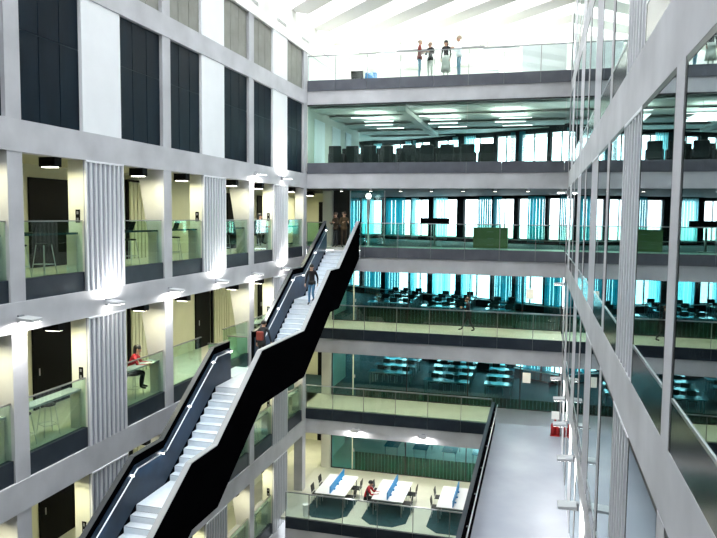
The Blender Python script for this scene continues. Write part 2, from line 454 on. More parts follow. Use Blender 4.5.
back_balustrade(3, XL, -9.95, YB + .02, 'short glass balustrade between the corner column and the stair head', gl='green_glass')
back_balustrade(3, -8.15, XR, YB + .02, 'green glass balustrade on the balcony level with the stair head', gl='green_glass', rail='steel')
back_balustrade(2, XL, XR, YB + .02, 'glass balustrade in front of the walking person', 'band', gl='pale_glass', rail='steel')
back_balustrade(1, XL, -1.9, YB + .02, 'glass balustrade of the balcony running into the grey walkway', 'band', gl='pale_glass', rail='steel')
# glazed room on the fourth level
r = thing('glazed_front', 'full height glazing of the room with dark armchairs, below the top balcony', 'glazing', ((XL + XR) / 2, YB + .05, LEV[4][1]))
ox = (XL + XR) / 2
cuts = [XL, -6.4, -3.3, -1.75, .9, XR]
for a, c in zip(cuts, cuts[1:]):
    box(a - ox + .008, c - ox - .008, -.08, .05, 0, .5).build('base_band', 'band_light', r)
    box(a - ox + .012, c - ox - .012, -.012, .012, .5, LEV[5][0] - LEV[4][1]).build('glass_panel', 'room_glass', r)
box(XL - ox, XR - ox, -.06, .06, LEV[5][0] - LEV[4][1] - .06, LEV[5][0] - LEV[4][1]).build('head_rail', 'frame_dark', r)

# floors and ceilings behind the back facade
FAC = lambda x: 40.3 - .52 * x
for lv in (5, 4, 3, 2, 1):
    f = FL[lv]; b = LEV[lv][0]
    xr = XR
    struct(box(-13.5, xr, YB + .4, SCR, f - .12, f), 'floor_balcony', 'floor_pale')
    struct(MB().prism_z([(-14.5, SCR), (XR + .5, SCR), (XR + .5, FAC(XR + .5) + .3), (-14.5, FAC(-14.5) + .3)], f - .12, f), 'floor_room', {5: 'floor_pale', 4: 'floor_carpet', 3: 'floor_carpet', 2: 'floor_carpet', 1: 'floor_carpet'}[lv])
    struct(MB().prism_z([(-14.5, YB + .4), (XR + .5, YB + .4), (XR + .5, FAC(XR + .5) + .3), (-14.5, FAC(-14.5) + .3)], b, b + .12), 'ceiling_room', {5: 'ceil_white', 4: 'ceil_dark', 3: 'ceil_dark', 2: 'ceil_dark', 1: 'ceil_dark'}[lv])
struct(box(-14.4, -10.8, 34, 46, FL[0] - .12, FL[0]), 'floor_corridor_study', 'floor_pale')
struct(box(XL - .34, XR + .5, 27.6, 46, FL[0] - .12, FL[0]), 'floor_study', 'floor_pale')
struct(box(XL + .27, XR, 27.5, 27.62, GROUND, LEV[0][1]), 'wall_study_edge', 'concrete')
r = back_balustrade(0, -10.53, XR, 27.56, 'clear glass balustrade in front of the white study desks', 'band', gl='clear_glass', rail='steel')

# screens (glass partitions) at the back of balconies
def screen(lv, label, x0, x1, low_green):
    f = FL[lv]; c = LEV[lv + 1][0]; h = c - f
    r = thing('glass_partition', label, 'glass partition', ((x0 + x1) / 2, SCR, f), 0, 'glass partitions behind the balconies')
    ox = (x0 + x1) / 2
    cs = [x0] + [m for m in (-9.25, -6.4, -3.3, -.75) if x0 < m < x1] + [x1]
    for a, b in zip(cs, cs[1:]):
        box(a - ox + .02, b - ox - .02, -.01, .01, .03, h - .03).build('glass_panel', 'screen_glass', r)
    for m in cs: box(m - ox - .025, m - ox + .025, -.03, .03, 0, h).build('mullion', 'frame_dark' if m != -9.25 else 'cream', r)
    box(x0 - ox, x1 - ox, -.04, .04, 0, .04).build('sill_rail', 'frame_dark', r)
    box(-9.25 - ox + .06, -9.25 - ox + .12, -.07, -.03, 1.0, 1.15).build('door_handle', 'steel', r)
    mb = MB(); xx = -9.1
    while xx < XR - .1:
        mb.box(xx - ox, min(xx + .16, XR) - ox, -.024, -.018, .04, {2: .72, 1: .5, 0: 1.0}[lv]); xx += .18
    mb.build('frosted_stripe', 'frost', r)
    return r
M['frost'] = glass('frost', (.06, .30, .17), .04, .3)
screen(2, 'teal glass partition behind the walking person', -10.4, XR, True)
screen(1, 'dark teal glass partition behind the balcony at walkway level', -10.4, XR, True)
screen(0, 'dark green glass partition behind the white study desks', -10.4, XR, True)
r = thing('glass_partition', 'teal glass partition at the stair head', 'glass partition', (-8.6, SCR, FL[3]), 0, 'glass partitions behind the balconies')
box(-.9, .9, -.01, .01, 0, LEV[4][0] - FL[3]).build('glass_panel', 'screen_glass', r)
for s in (-.9, .9): box(s - .025, s + .025, -.03, .03, 0, LEV[4][0] - FL[3]).build('mullion', 'rail', r)
for j, lv in enumerate((3, 2, 1, 0)):  # unseen spotlights added to brighten the dark corridor end on each level
    c = LEV[lv + 1][0]
    cl = thing('spot_light', f'black ceiling spotlight in the corridor past the corner column, {NM[lv]}', 'light', (-12.1, 35.2, c), 0, 'ceiling spotlights past the corner column')
    box(-.22, .22, -.12, .12, -.22, 0).build('housing', 'black', cl); box(-.17, .17, -.08, .08, -.235, -.222).build('lens', 'warm_glow', cl)
    area('lamp', (0, 0, -.25), .35, 40, (1, .96, .70), (0, 0, 0), cl, .2)
# pale pier at the corner + side wall beyond it
for lv in (3, 2, 1, 0):
    f = FL[lv]; c = LEV[lv + 1][0]
    struct(box(-10.95, -10.45, SCR - .1, SCR + .5, f, c), 'wall_pier', 'duct_side')
    struct(box(-13.3, -10.95, 38.0, 38.15, f, c), 'wall_corridor_end', 'cream')
    struct(box(-10.95, -10.8, SCR + .5, 38.0, f, c), 'wall_corridor_side', 'cream')
    door_n += 1
    d = box(-12.5, -11.9, 37.95, 38.0, f, f + 2.3).build(f'door_{door_n}', 'black_door'); d['kind'] = 'structure'
struct(box(-10.4, -9.52, SCR + .0, SCR + .12, FL[3], LEV[4][0]), 'wall_stair_head', 'ceil_dark')

# far window facade: runs at an angle behind every level
dv = Vector((1, -.52)).normalized()
win_n = 0
def fac(s): return Vector((-14.4, FAC(-14.4))) + dv * s
TOT = (XR + .45 + 14.4) / dv[0]
layout = []; s = 0.; i = 0
rnd = random.Random(11)
while s < TOT:
    g = rnd.choice((.18, .3, .5)); w = rnd.choice((1.3, 1.7, 2.0)); layout.append((s + g, s + g + w)); s += g + w
for lv in (4, 3, 2, 1):
    f = FL[lv]; c = LEV[lv + 1][0]
    head = {4: c - .35, 3: c - .15, 2: c - .2, 1: c - .2}[lv]; sill = f + {4: .1, 3: .25, 2: .45, 1: .6}[lv]
    mb = MB(); p = fac(0)
    mb.obox(p, dv, TOT, .3, f, sill); mb.obox(p, dv, TOT, .3, head, c)
    prev = 0
    for a, b in layout + [(TOT, TOT)]:
        if a > prev: mb.obox(fac(prev), dv, a - prev, .3, sill, head)
        prev = b
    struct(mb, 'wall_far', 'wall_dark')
    struct(MB().obox(fac(0) - Vector((-dv[1], dv[0])) * .12, dv, TOT, .11, sill - .05, sill), 'trim_sill', 'desk_white')
    for j, (a, b) in enumerate(layout):
        if b > TOT: b = TOT
        win_n += 1
        L = b - a; o0 = fac(a); nrm = Vector((-dv[1], dv[0]))
        fr = MB(); q = o0 + nrm * .1
        for u in (0, L / 2 - .03, L - .06): fr.obox(q + dv * u, dv, .06, .08, sill, head)
        fr.obox(q, dv, L, .08, sill, sill + .06); fr.obox(q, dv, L, .08, head - .06, head)
        fo = struct(fr, f'window_{win_n}', 'frame_dark' if lv != 3 else 'rail')
        g = MB().obox(q + nrm * .03, dv, L, .015, sill, head)
        go = g.build('pane', 'pane_white', None, tuple(fo.location)); go.parent = fo; go.location = (0, 0, 0)
        # curtain drawn over part of it
        if lv in (3, 2, 1, 4):
            cw = L * rnd.choice((.4, .6, .8)) if lv != 4 else L * rnd.choice((.2, .4))
            st = 0 if rnd.random() < .5 else L - cw
            cb = MB(); n = 10; q2 = o0 - nrm * .10 + dv * st
            for m_ in range(n):
                off = .05 * (m_ % 2)
                cb.obox(q2 + dv * (cw * m_ / n) + nrm * off, dv, cw / n, .02, f + .1, head + .1)
            tag(cb.build('curtain', 'curtain_teal' if rnd.random() < .55 else 'curtain_pale'), f'curtain at the {ordn(min(j, 15))} far window from the left, {({4: "glazed room", 3: "stair head level", 2: "walking person level", 1: "walkway level"})[lv]}', 'curtain', 'curtains of the far facade')
for lv in (4, 3, 2, 1, 0):
    f = FL[lv]; c = LEV[lv + 1][0]
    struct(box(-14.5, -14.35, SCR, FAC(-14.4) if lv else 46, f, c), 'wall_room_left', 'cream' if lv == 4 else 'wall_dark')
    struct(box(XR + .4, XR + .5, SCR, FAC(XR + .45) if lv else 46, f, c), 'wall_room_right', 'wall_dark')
struct(box(-14.5, 5, 46, 46.2, FL[0], LEV[1][0]), 'wall_study_back', 'wall_dark')

# fourth level room: side wall, ribs, tube lights, armchairs
f = FL[4]; c = LEV[5][0]
struct(box(XL - .15, XL, YB + .1, 40.5, f, c), 'wall_lounge_left', 'duct_side')
for i, (a, b) in enumerate(((32.0, 33.6), (34.9, 36.4), (37.5, 38.6))):
    o = box(XL + .005, XL + .045, a, b, f, c - .5).build('white_panel', 'white'); tag(o, f'white panel on the side wall of the glazed room, {ordn(i)} from the glass', 'panel', 'white panels in the glazed room')
for i in range(5):
    struct(box(XL, XR, 31.45 + i * 2.9, 33.3 + i * 2.9, c - .14, c - .10), 'ceiling_raft', 'ceil_white')
struct(box(-6.6, -6.2, YB + .5, 42, c - .34, c - .14), 'beam_spine', 'ceil_white')
proto = None; nt_ = 0
for i, yy in enumerate((32.0, 33.4, 34.7, 36.1)):
    for x in (-8.2, -4.9, -1.6):
        if proto is None:
            proto = thing('tube_light', 'x', 'light', (x, yy, c - .5), 0, 'linear lights in the glazed room'); r = proto
            box(-.75, .75, -.05, .05, 0, .06).build('housing', 'lamp_body', r); box(-.73, .73, -.04, .04, -.02, -.001).build('diffuser', 'tube_glow', r)
            for sx in (-.6, .6): box(sx - .005, sx + .005, -.005, .005, .06, .5).build('hanger', 'rail', r)
        else: r = dup(proto, (x + .3 * (i % 2), yy, c - .5))
        r['label'] = f'linear ceiling light, glazed room, {ordn(i)} row from the glass, {("left", "middle", "right")[int((x + 8.3) / 3.2)]} one'
for x in (-8.2, -4.9, -1.6): area('tube_uplight', (x, 34, c - .45), 1.5, 45, (.97, 1, .93), (PI, 0, 0), None, 3.)  # upward fill added to brighten the ceiling rafts, apart from the tubes
for x in (-8.2, -4.9, -1.6): area('tube_lamp', (x, 34, c - .6), 1.5, 25, (.95, 1, .95), (0, 0, 0), None, 3.)
# armchairs
def make_armchair():
    r = thing('armchair', 'x', 'armchair')
    box(-.3, .3, -.3, .3, .18, .45).build('seat', 'seat_black', r, None, .05)
    MB().prism_x([(-.26, .4), (-.34, .98), (-.44, .98), (-.36, .2)], -.32, .32).build('backrest', 'seat_black', r, None, .05)
    for s in (-1, 1): box(s * .3, s * .38, -.3, .28, .1, .62).build('armrest', 'seat_black', r, None, .03)
    for sx in (-1, 1):
        for sy in (-1, 1): box(sx * .28 - .02, sx * .28 + .02, sy * .25 - .02, sy * .25 + .02, 0, .18).build('leg', 'rail', r)
    return r
pa = None; k = 0
for x, yy in ((-9.8, 32.6), (-8.95, 32.7), (-8.1, 32.6), (-7.25, 32.8), (-6.2, 32.6), (-5.3, 32.7), (-4.4, 32.6), (-3.4, 32.7), (-2.55, 32.6), (-9.5, 33.9), (-8.6, 34.0), (-7.7, 33.9), (-6.8, 34.0), (-5.8, 33.9), (-4.9, 34.0), (-3.9, 33.9)):
    rz = (0 if k % 2 else .15)
    if pa is None: pa = make_armchair(); r = pa; r.location = (x, yy, f); r['group'] = 'armchairs in the glazed room'
    else: r = dup(pa, (x, yy, f), rz, group='armchairs in the glazed room')
    r['label'] = f'black armchair in the glazed room, {ordn(k) if k < 9 else ordn(k - 9)} from the left in the {"row at the glass" if k < 9 else "second row"}'; k += 1

# stair head level: soffit lights, white floor lamp, cabinet, screen on stand
pd = None; k = 0
for i in range(8):
    x = -9.3 + 1.45 * i
    if pd is None:
        pd = thing('downlight', 'x', 'light', (x, YB + .7, LEV[4][0]), 0, 'soffit downlights'); r = pd
        MB().lathe([(.06, 0), (.06, -.05), (.09, -.12)], 10).build('housing', 'lamp_body', r); MB().lathe([(.07, -.121), (.07, -.125)], 10).build('lens', 'warm_glow', r)
    else: r = dup(pd, (x, YB + .7, LEV[4][0]))
    r['label'] = f'small downlight under the beam above the stair head balcony, {ordn(i)} from the left'
r = thing('floor_lamp', 'tall white floor lamp with a globe beside the stair head', 'lamp', (-8.28, 33.0, FL[3]))
MB().lathe([(.2, 0), (.2, .03), (.03, .05)], 16).build('base', 'white', r)
MB().lathe([(.05, .05), (.07, 1.2), (.10, 2.35)], 12).build('pole', 'white', r, smooth=True)
MB().ball((0, 0, 2.5), .14, .14, .14).build('globe', 'tube_glow', r, smooth=True)
r = thing('cabinet', 'low green cabinet with drawers behind the green balustrade', 'cabinet', (-2.3, 33.2, FL[3]))
M['green_wood'] = mat('green_wood', (.15, .20, .09), .5)
box(-.8, .8, -.25, .25, .05, 1.0).build('body', 'green_wood', r); box(-.82, .82, -.27, .27, 1.0, 1.03).build('top', 'green_wood', r)
for j in range(3):
    d = box(-.78, .78, -.275, -.25, .08 + .31 * j, .36 + .31 * j).build('drawer', 'green_wood', r); box(-.15, .15, -.295, -.275, .20 + .31 * j, .22 + .31 * j).build('handle', 'rail', d)
r = thing('display_stand', 'wide black display screen on a stand left of the green cabinet', 'screen', (-5.2, 34.6, FL[3]))
box(-.75, .75, -.03, .03, 1.15, 1.45).build('screen', 'black', r); box(-.05, .05, -.03, .03, .03, 1.12).build('stand', 'rail', r); box(-.35, .35, -.25, .25, 0, .03).build('base', 'rail', r)

# tables in the two rooms behind partitions
def make_table(top):
    r = thing('table', 'x', 'table')
    box(-1.2, 1.2, -.4, .4, .71, .74).build('tabletop', top, r)
    box(-1.2, 1.2, -.405, -.4, .705, .745).build('edge_strip', 'cap', r)
    for sx in (-1.1, 1.1):
        for sy in (-.33, .33): box(sx - .02, sx + .02, sy - .02, sy + .02, 0, .71).build('leg', 'rail', r)
    return r
def make_chair(m='seat_black'):
    r = thing('chair', 'x', 'chair')
    box(-.22, .22, -.22, .22, .43, .47).build('seat', m, r, None, .015)
    MB().prism_x([(-.2, .55), (-.24, .88), (-.27, .88), (-.23, .55)], -.21, .21).build('backrest', m, r, None, .01)
    for sx in (-1, 1):
        MB().tube([(sx * .2, .2, 0), (sx * .2, .2, .44)], .012, 6).build('leg', 'steel', r)
        MB().tube([(sx * .2, -.2, 0), (sx * .2, -.2, .44), (sx * .2, -.235, .7)], .012, 6).build('leg', 'steel', r)
    return r
pch = None
for lv, top, rows in ((2, 'desk_dark', ((-8.2, 42.2), (-8.1, 40.4), (-8.0, 38.5), (-7.9, 36.6), (-4.8, 41.2), (-4.8, 39.5), (-4.8, 37.7), (-4.8, 35.8), (-1.9, 39.2), (-1.9, 37.4), (-1.9, 35.6))), (1, 'desk_teal', ((-8.0, 40.5), (-8.0, 38.8), (-7.9, 37.0), (-4.6, 41.0), (-4.6, 39.4), (-4.6, 37.6), (-4.6, 35.9), (-1.9, 39.5), (-1.9, 37.8), (-1.9, 36.0)))):
    pt = None
    nm = 'behind the walking person' if lv == 2 else 'behind the walkway balcony'
    cnt = {}
    for (x, y) in rows:
        col = 'left' if x < -7 else 'middle' if x < -4 else 'right'; cnt[col] = cnt.get(col, 0) + 1; rw = ordn(cnt[col] - 1)
        if pt is None: pt = make_table(top); r = pt; r.location = (x, y, FL[lv])
        else: r = dup(pt, (x, y, FL[lv]))
        r['group'] = f'tables in the room {nm}'; r['label'] = f'dark table {nm}, {rw} from far, {col} column'
        if x > -2.5: r.scale = (.6, 1, 1)
        for j, dx in enumerate((-.75, 0, .75) if x < -2.5 else (-.4, .4)):
            if pch is None: pch = make_chair(); q = pch; q.location = (x + dx, y + .62, FL[lv]); q.rotation_euler = (0, 0, PI)
            else: q = dup(pch, (x + dx, y + .62, FL[lv]), PI + random.uniform(-.15, .15))
            q['group'] = f'chairs in the room {nm}'; q['label'] = f'black chair {nm}, {ordn(j)} from left, {rw} table, {col} column'
pt = None
for j, x in enumerate((-7.6, -6.0, -4.4, -2.8)):
    if pt is None: pt = make_table('desk_teal'); r = pt; r.location = (x, 37.2, FL[0]); r.rotation_euler = (0, 0, PI / 2)
    else: r = dup(pt, (x, 37.2, FL[0]), PI / 2)
    r['group'] = 'tables behind the dark green partition'; r['label'] = f'teal table behind the dark green partition, {ordn(j)} from the left'
for lv, x, z, lab in ((2, -.4, 1.5, 'teal partition right of the walking person'), (1, -.45, 1.35, 'dark partition at the end of the grey walkway')):
    tag(box(x - .19, x + .19, SCR - .02, SCR - .012, FL[lv] + z, FL[lv] + z + .5).build('paper_notice', 'paper'), f'white paper notice on the {lab}', 'notice')

# study area lamps and balcony ceiling lights
pl = None; k = 0
for lv in (2, 1, 0):
    nm = {2: 'walking person balcony', 1: 'balcony at walkway level', 0: 'study desks'}[lv]
    for i, x in enumerate((-9.0, -6.2, -3.4, -.6)):
        loc = (x, 32.6, LEV[lv + 1][0])
        if pl is None:
            pl = thing('ceiling_light', 'x', 'light', loc); r = pl
            box(-.6, .6, -.1, .1, -.08, 0).build('housing', 'lamp_body', r); box(-.56, .56, -.08, .08, -.09, -.081).build('diffuser', 'warm_glow', r)
        else: r = dup(pl, loc)
        r['group'] = 'ceiling lights over the balconies'; r['label'] = f'long ceiling light over the {nm}, {ordn(i)} from the left'
        area('balcony_lamp', (x, 32.6, loc[2] - .12), 1.1, {2: 22, 1: 20, 0: 24}[lv], (1, .98, .78), (0, 0, 0), None, .2)
for i, x in enumerate((-8.25, -5.0)):
    LAMPS_TODO.append(((x, YB, LEV[1][0] + .40), -PI / 2, f'grey wall lamp on the concrete beam above the study desks, {ordn(i)} from the left', False, 26))

# ------------------------------------------------------------------ study desks
def make_desk():
    r = thing('study_desk', 'x', 'desk')
    box(-.72, .72, -1.2, 1.2, .72, .75).build('desktop', 'desk_white', r, None, .006)
    fr = MB(); fr.box(-.66, .66, -1.14, -1.1, .66, .72); fr.box(-.66, .66, 1.1, 1.14, .66, .72); fr.box(-.66, -.62, -1.1, 1.1, .66, .72); fr.box(.62, .66, -1.1, 1.1, .66, .72)
    fr.build('frame', 'rail', r)
    for sx in (-.64, .64):
        for sy in (-1.12, 1.12): box(sx - .025, sx + .025, sy - .025, sy + .025, 0, .66).build('leg', 'rail', r)
    d = box(-.02, .02, -1.15, 1.15, .76, 1.08).build('divider', 'blue', r)
    mb = MB()
    for y in (-.6, 0, .6): mb.box(.02, .09, y - .04, y + .04, .751, .80)
    mb.build('clamp', 'blue', d)
    return r
pk = None; pcb = None
for i, (x, y) in enumerate(((-8.9, 30.05), (-6.25, 30.1), (-3.33, 30.1))):
    nm = ('left', 'middle', 'right')[i]
    if pk is None: pk = make_desk(); r = pk; r.location = (x, y, FL[0])
    else: r = dup(pk, (x, y, FL[0]))
    r['group'] = 'white study desks'; r['label'] = ('white study desk with blue divider nearest the corner column', 'white study desk with blue divider where the person in red sits', 'white study desk with blue divider nearest the walkway')[i]
    for s in (-1, 1):
        for j, dy in enumerate((-.55, .55)):
            if i == 1 and s == -1 and j == 0: pass
            q = dup(pch, (x + s * .80, y + dy, FL[0]), -s * -PI / 2 if False else (PI / 2 if s > 0 else -PI / 2))
            q['group'] = 'black chairs at the study desks'; q['label'] = f'black chair, {("corner column", "walkway")[s > 0]} side of the {nm} study desk, {("balustrade", "partition")[j]} end'
for i, (x, nm) in enumerate(((-8.95, 'nearest the corner column'), (-6.3, 'where the person in red sits'), (-3.4, 'nearest the walkway'))):  # thin octagons on the floor, desk shadow painted as dark colour
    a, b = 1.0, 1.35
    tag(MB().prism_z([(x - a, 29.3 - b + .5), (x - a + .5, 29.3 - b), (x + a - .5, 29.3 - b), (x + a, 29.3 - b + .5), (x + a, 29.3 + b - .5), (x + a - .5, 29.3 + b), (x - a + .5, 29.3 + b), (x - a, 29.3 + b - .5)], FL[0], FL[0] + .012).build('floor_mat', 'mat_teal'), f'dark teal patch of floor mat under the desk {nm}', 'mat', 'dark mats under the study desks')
r = thing('litter_bin', 'small white bin on the floor behind the study balustrade', 'bin', (-9.75, 28.0, FL[0]))
MB().lathe([(.12, 0), (.15, .5)], 14).build('body', 'desk_white', r); MB().lathe([(.155, .5), (.155, .54)], 14).build('rim', 'desk_white', r)

# ------------------------------------------------------------------ walkway along the right wall
struct(box(-1.9, XR, -1.5, YB + 3.0, FL[1] - .55, FL[1]), 'floor_walkway', 'floor_grey')
r = thing('walkway_parapet', 'black steel parapet with a metal rail along the grey walkway', 'parapet', (-1.75, 15, FL[1] - .6))
box(-.15, -.02, -16, 16.0, 0, 1.68).build('outer_panel', 'band', r)
box(-.02, .02, -16, 16.0, .6, 1.66).build('inner_panel', 'black_steel', r)
MB().tube([(.1, -16, 1.55), (.1, 16, 1.55)], .022, 8).build('handrail', 'steel', r)
mb = MB()
for i in range(14): mb.box(.02, .1, -15 + 2.3 * i, -14.97 + 2.3 * i, 1.5, 1.53)
mb.build('bracket', 'steel', r)
r = thing('fire_extinguisher_stand', 'red fire point with a white notice at the far end of the walkway', 'fire point', (.86, 30.3, FL[1]), 0)
box(-.2, .2, -.15, .15, 0, .04).build('base', 'red', r); box(-.04, .04, .05, .12, .04, 1.0).build('post', 'red', r); box(-.16, .16, .03, .05, .7, 1.05).build('notice', 'paper', r)
MB().lathe([(.09, .05), (.09, .45), (.06, .54), (.02, .56)], 14, (-.09, -.05)).build('cylinder', 'red', r, smooth=True); MB().lathe([(.09, .05), (.09, .45), (.06, .54), (.02, .56)], 14, (.11, -.05)).build('cylinder', 'red', r, smooth=True)

# ------------------------------------------------------------------ right facade: beams, columns, ribbed casings, mirror-like glazing
rows_r = [(5, LEV[5][1], 8.6), (4, LEV[4][1], LEV[5][0]), (3, LEV[3][1], LEV[4][0]), (2, LEV[2][1], LEV[3][0]), (1, FL[1], LEV[2][0]), (0, GROUND, LEV[1][0])]
for lv, (b, t) in LEV.items():
    if lv in (0,): continue
    struct(box(XR, XR + .4, -1.5, YB, b, t if lv != 1 else FL[1]), 'beam_right', 'concrete')
struct(box(XR, XR + .4, -1.5, YB, 8.6, 9.4), 'beam_right', 'roof_white')
RN = {5: 'top', 4: 'second', 3: 'third', 2: 'fourth', 1: 'walkway level', 0: 'ground'}
for lv, z0, z1 in rows_r:
    for c in BAYS:
        struct(box(XR - .004, XR + .25, c - CW + .16, c + CW + .08, z0, z1), 'column', 'concrete' if lv < 5 else 'roof_white')
    struct(box(XR - .02, XR + .3, YB - .22, YB, z0, z1), 'column', 'concrete')
    for i, (k, d0, d1) in enumerate(DUCTS):
        if lv == 0: continue
        duct(XR + .085, 1, d0 + .12, d1 + .25, z0 + .002, z1 - .002, f'ribbed metal casing, {ordn(i)} from near end, {RN[lv]} row, right facade', .3, 7, group='ribbed casings of the right facade')
    for k, h, y0, y1 in OPEN:
        if h == 0: y0, y1 = y0 + .08, y1 + .12
        else: y0, y1 = y0 + .25, y1 + .16
        win_n += 1
        wn = box(XR + .002, XR + .11, y0, y0 + .05, z0, z1); wn.box(XR + .002, XR + .11, y1 - .05, y1, z0, z1); wn.box(XR + .002, XR + .11, y0 + .05, y1 - .05, z1 - .06, z1)
        fo = struct(wn, f'window_{win_n}', 'frame_dark')
        lo = tuple(fo.location)
        zb = z0 + (.46 if lv in (5, 4, 3, 2) else .05)
        g = box(XR + .006, XR + .02, y0 + .05, y1 - .05, zb, z1 - .06).build('pane', 'mirror_glass', None, lo); g.parent = fo; g.location = (0, 0, 0)
        p = box(XR + .004, XR + .10, y0 + .05, y1 - .05, z0, zb - .03).build('base_band', 'band_gloss', None, lo); p.parent = fo; p.location = (0, 0, 0)
        p = box(XR - .004, XR + .10, y0 + .05, y1 - .05, zb - .03, zb).build('sill_rail', 'steel', None, lo); p.parent = fo; p.location = (0, 0, 0)
struct(box(XR + 3.5, XR + 3.6, -1.5, YB + 3, GROUND, 9.4), 'wall_right_inner', 'wall_dark')
for lv in (5, 4, 3, 2, 1):
    struct(box(XR + .4, XR + 3.5, -1.5, YB, FL[lv] - .3, FL[lv]), 'floor_right_rooms', 'floor_carpet')
struct(box(XR + .4, XR + 3.5, -1.5, YB, 8.6, 8.7), 'ceiling_right_rooms', 'ceil_dark')
for j, yy in enumerate((15.34, P0 + PER, 21.5, P0 + 2 * PER, 27.7)):
    LAMPS_TODO.append(((XR - (.09 if j % 2 == 0 else .03), yy, LEV[2][0] + .25), PI, f'grey wall lamp on the right facade above the walkway, {ordn(j)} from the near end', False, 45))
LAMPS_TODO.append(((XR - .02, 30.2, LEV[4][0] - .2), PI, 'grey wall lamp at the far corner of the right facade, by the stair head balcony', False, 25))
LAMPS_TODO.append(((XR - .02, 30.2, LEV[3][0] - .2), PI, 'grey wall lamp at the far corner of the right facade, above the walking person level', False, 25))
for a in LAMPS_TODO: lamp(*a)

# ground and near end
struct(box(-14, 5, -1.6, 31, GROUND - .2, GROUND), 'floor', 'ground')
struct(box(-14, 5, -1.75, -1.5, GROUND, 9.4), 'wall_near', 'wall_dark')
for lv, (b, t) in LEV.items(): struct(box(XL, XR, -1.5, -1.2, b, t), 'beam_near', 'concrete')

# ------------------------------------------------------------------ staircase
XI0, XI1 = -9.78, -8.35
prof = [(31.0, -1.50), (27.7, -3.46), (26.5, -3.46), (23.3, -5.42), (19.4, -5.42), (16.35, -7.41), (14.95, -7.41), (11.7, -9.40), (9.6, -9.40)]
S = thing('staircase', 'black steel staircase with white treads crossing the atrium to the upper balcony', 'staircase', (-9.05, 9.6, -9.9))
OS = Vector(S.location)
def sp(mb, name, m, par=None, **k):
    o = mb.build(name, m, None, tuple(OS), **k); o.parent = par or S; o.location = (0, 0, 0); return o
NR = 12
for (ya, za), (yb, zb) in zip(prof, prof[1:]):
    mb = MB()
    if abs(za - zb) < .01:
        mb.box(XI0, XI1, yb, ya, za - .16, za); sp(mb, 'landing', 'tread'); continue
    dz = (za - zb) / NR; dy = (ya - yb) / NR
    for i in range(NR):          # step i runs down from the upper end
        y1 = ya - i * dy; z = za - (i + 1) * dz
        if i < NR - 1: mb.box(XI0, XI1, y1 - dy, y1, z - .20, z)
        else: mb.box(XI0, XI1, y1 - dy, y1, z - .16, z)
    sp(mb, 'flight', 'tread')
    nz = MB()
    for i in range(NR): nz.box(XI0 + .005, XI1 - .005, ya - i * dy - .002, ya - i * dy - .035 + .04, za - i * dz - .012, za - i * dz + .004)
    sp(nz, 'nosing', 'cap')
def para(pts, lo, hi):
    return [(y, z + hi) for y, z in pts] + [(y - (.0), z + lo) for y, z in reversed(pts)]
def strip(mb, pts, x0, x1, lo, hi):
    for (ya, za), (yb, zb) in zip(pts, pts[1:]):
        mb.prism_x([(ya, za + lo), (ya, za + hi), (yb, zb + hi), (yb, zb + lo)], x0, x1)
    return mb
lower = [(prof[i][0] - (.0 if i == 0 else 0), prof[i][1]) for i in range(len(prof))]
def para_poly(pts, x0, x1):
    """outer sheet: top follows the nosings, underside runs parallel but turns later at the landings"""
    mb = MB()
    strip(mb, pts, x0, x1, -.46, 1.24)
    return mb
sp(para_poly(prof, -8.35, -8.2), 'right_parapet', 'black_steel', label='black parapet on the walkway side of the stair')
cap_r = sp(strip(MB(), prof, -8.36, -8.20, 1.24, 1.265), 'parapet_cap', 'cap')
up_l = [(31.0, -1.5), (27.7, -3.46), (26.5, -3.46), (23.3, -5.42), (22.55, -5.42)]
lo_l = [(20.55, -5.42), (19.4, -5.42), (16.35, -7.41), (14.95, -7.41), (11.7, -9.40)]
for seg_ in (up_l, lo_l):
    o = sp(strip(MB(), seg_, -9.95, -9.83, -.46, 1.24), 'left_parapet', 'black_steel', label='black parapet on the facade side of the stair')
    sp(strip(MB(), seg_, -9.96, -9.82, 1.24, 1.262), 'parapet_cap', 'cap_dark', o)
    sp(strip(MB(), seg_, -9.83, -9.80, .0, 1.02), 'inner_lining', 'blue_steel', o)
    hr = MB(); hr.tube([(-9.72, y, z + .95) for y, z in seg_], .019, 8)
    h = sp(hr, 'handrail', 'steel', o)
    br = MB()
    for (ya, za), (yb, zb) in zip(seg_, seg_[1:]):
        n = max(1, round(abs(ya - yb) / 1.6))
        for i in range(n):
            t = (i + .1) / n; y = ya + (yb - ya) * t; z = za + (zb - za) * t + .92
            br.box(-9.8, -9.72, y - .02, y + .02, z - .02, z + .01)
    sp(br, 'bracket', 'lamp_glow', h)
hr = MB(); hr.tube([(-8.43, y, z + .95) for y, z in prof], .022, 8); sp(hr, 'handrail', 'steel')
so = strip(MB(), prof, -9.83, -8.35, -.45, -.30); sp(so, 'soffit', 'black_steel')
for (ya, za), (yb, zb) in list(zip(up_l, up_l[1:]))[:3] + list(zip(lo_l, lo_l[1:]))[1:]:
    L = math.hypot(ya - yb, za - zb); a = math.atan2(za - zb, ya - yb)
    l = area('rail_light', (-9.70, (ya + yb) / 2, (za + zb) / 2 + .9), .03, 2.5 * L, (.65, .86, 1), (0, 0, 0), None, L)
    l.rotation_euler = (a, math.radians(-18), 0)
# bridge from the main landing to the left corridor
B = thing('stair_bridge', 'pale bridge slab with green glass sides joining the stair landing to the left corridor', 'bridge', (-10.3, 21.55, -5.9))
box(-.12, .5, -.86, .70, 0, .48).build('slab', 'tread', B)
for s in (-.83, .68):
    g = box(-.40, .33, s - .01, s + .01, .48, 1.55).build('glass_panel', 'green_glass', B)
    box(-.42, .34, s - .02, s + .02, 1.55, 1.59).build('handrail', 'rail', B)

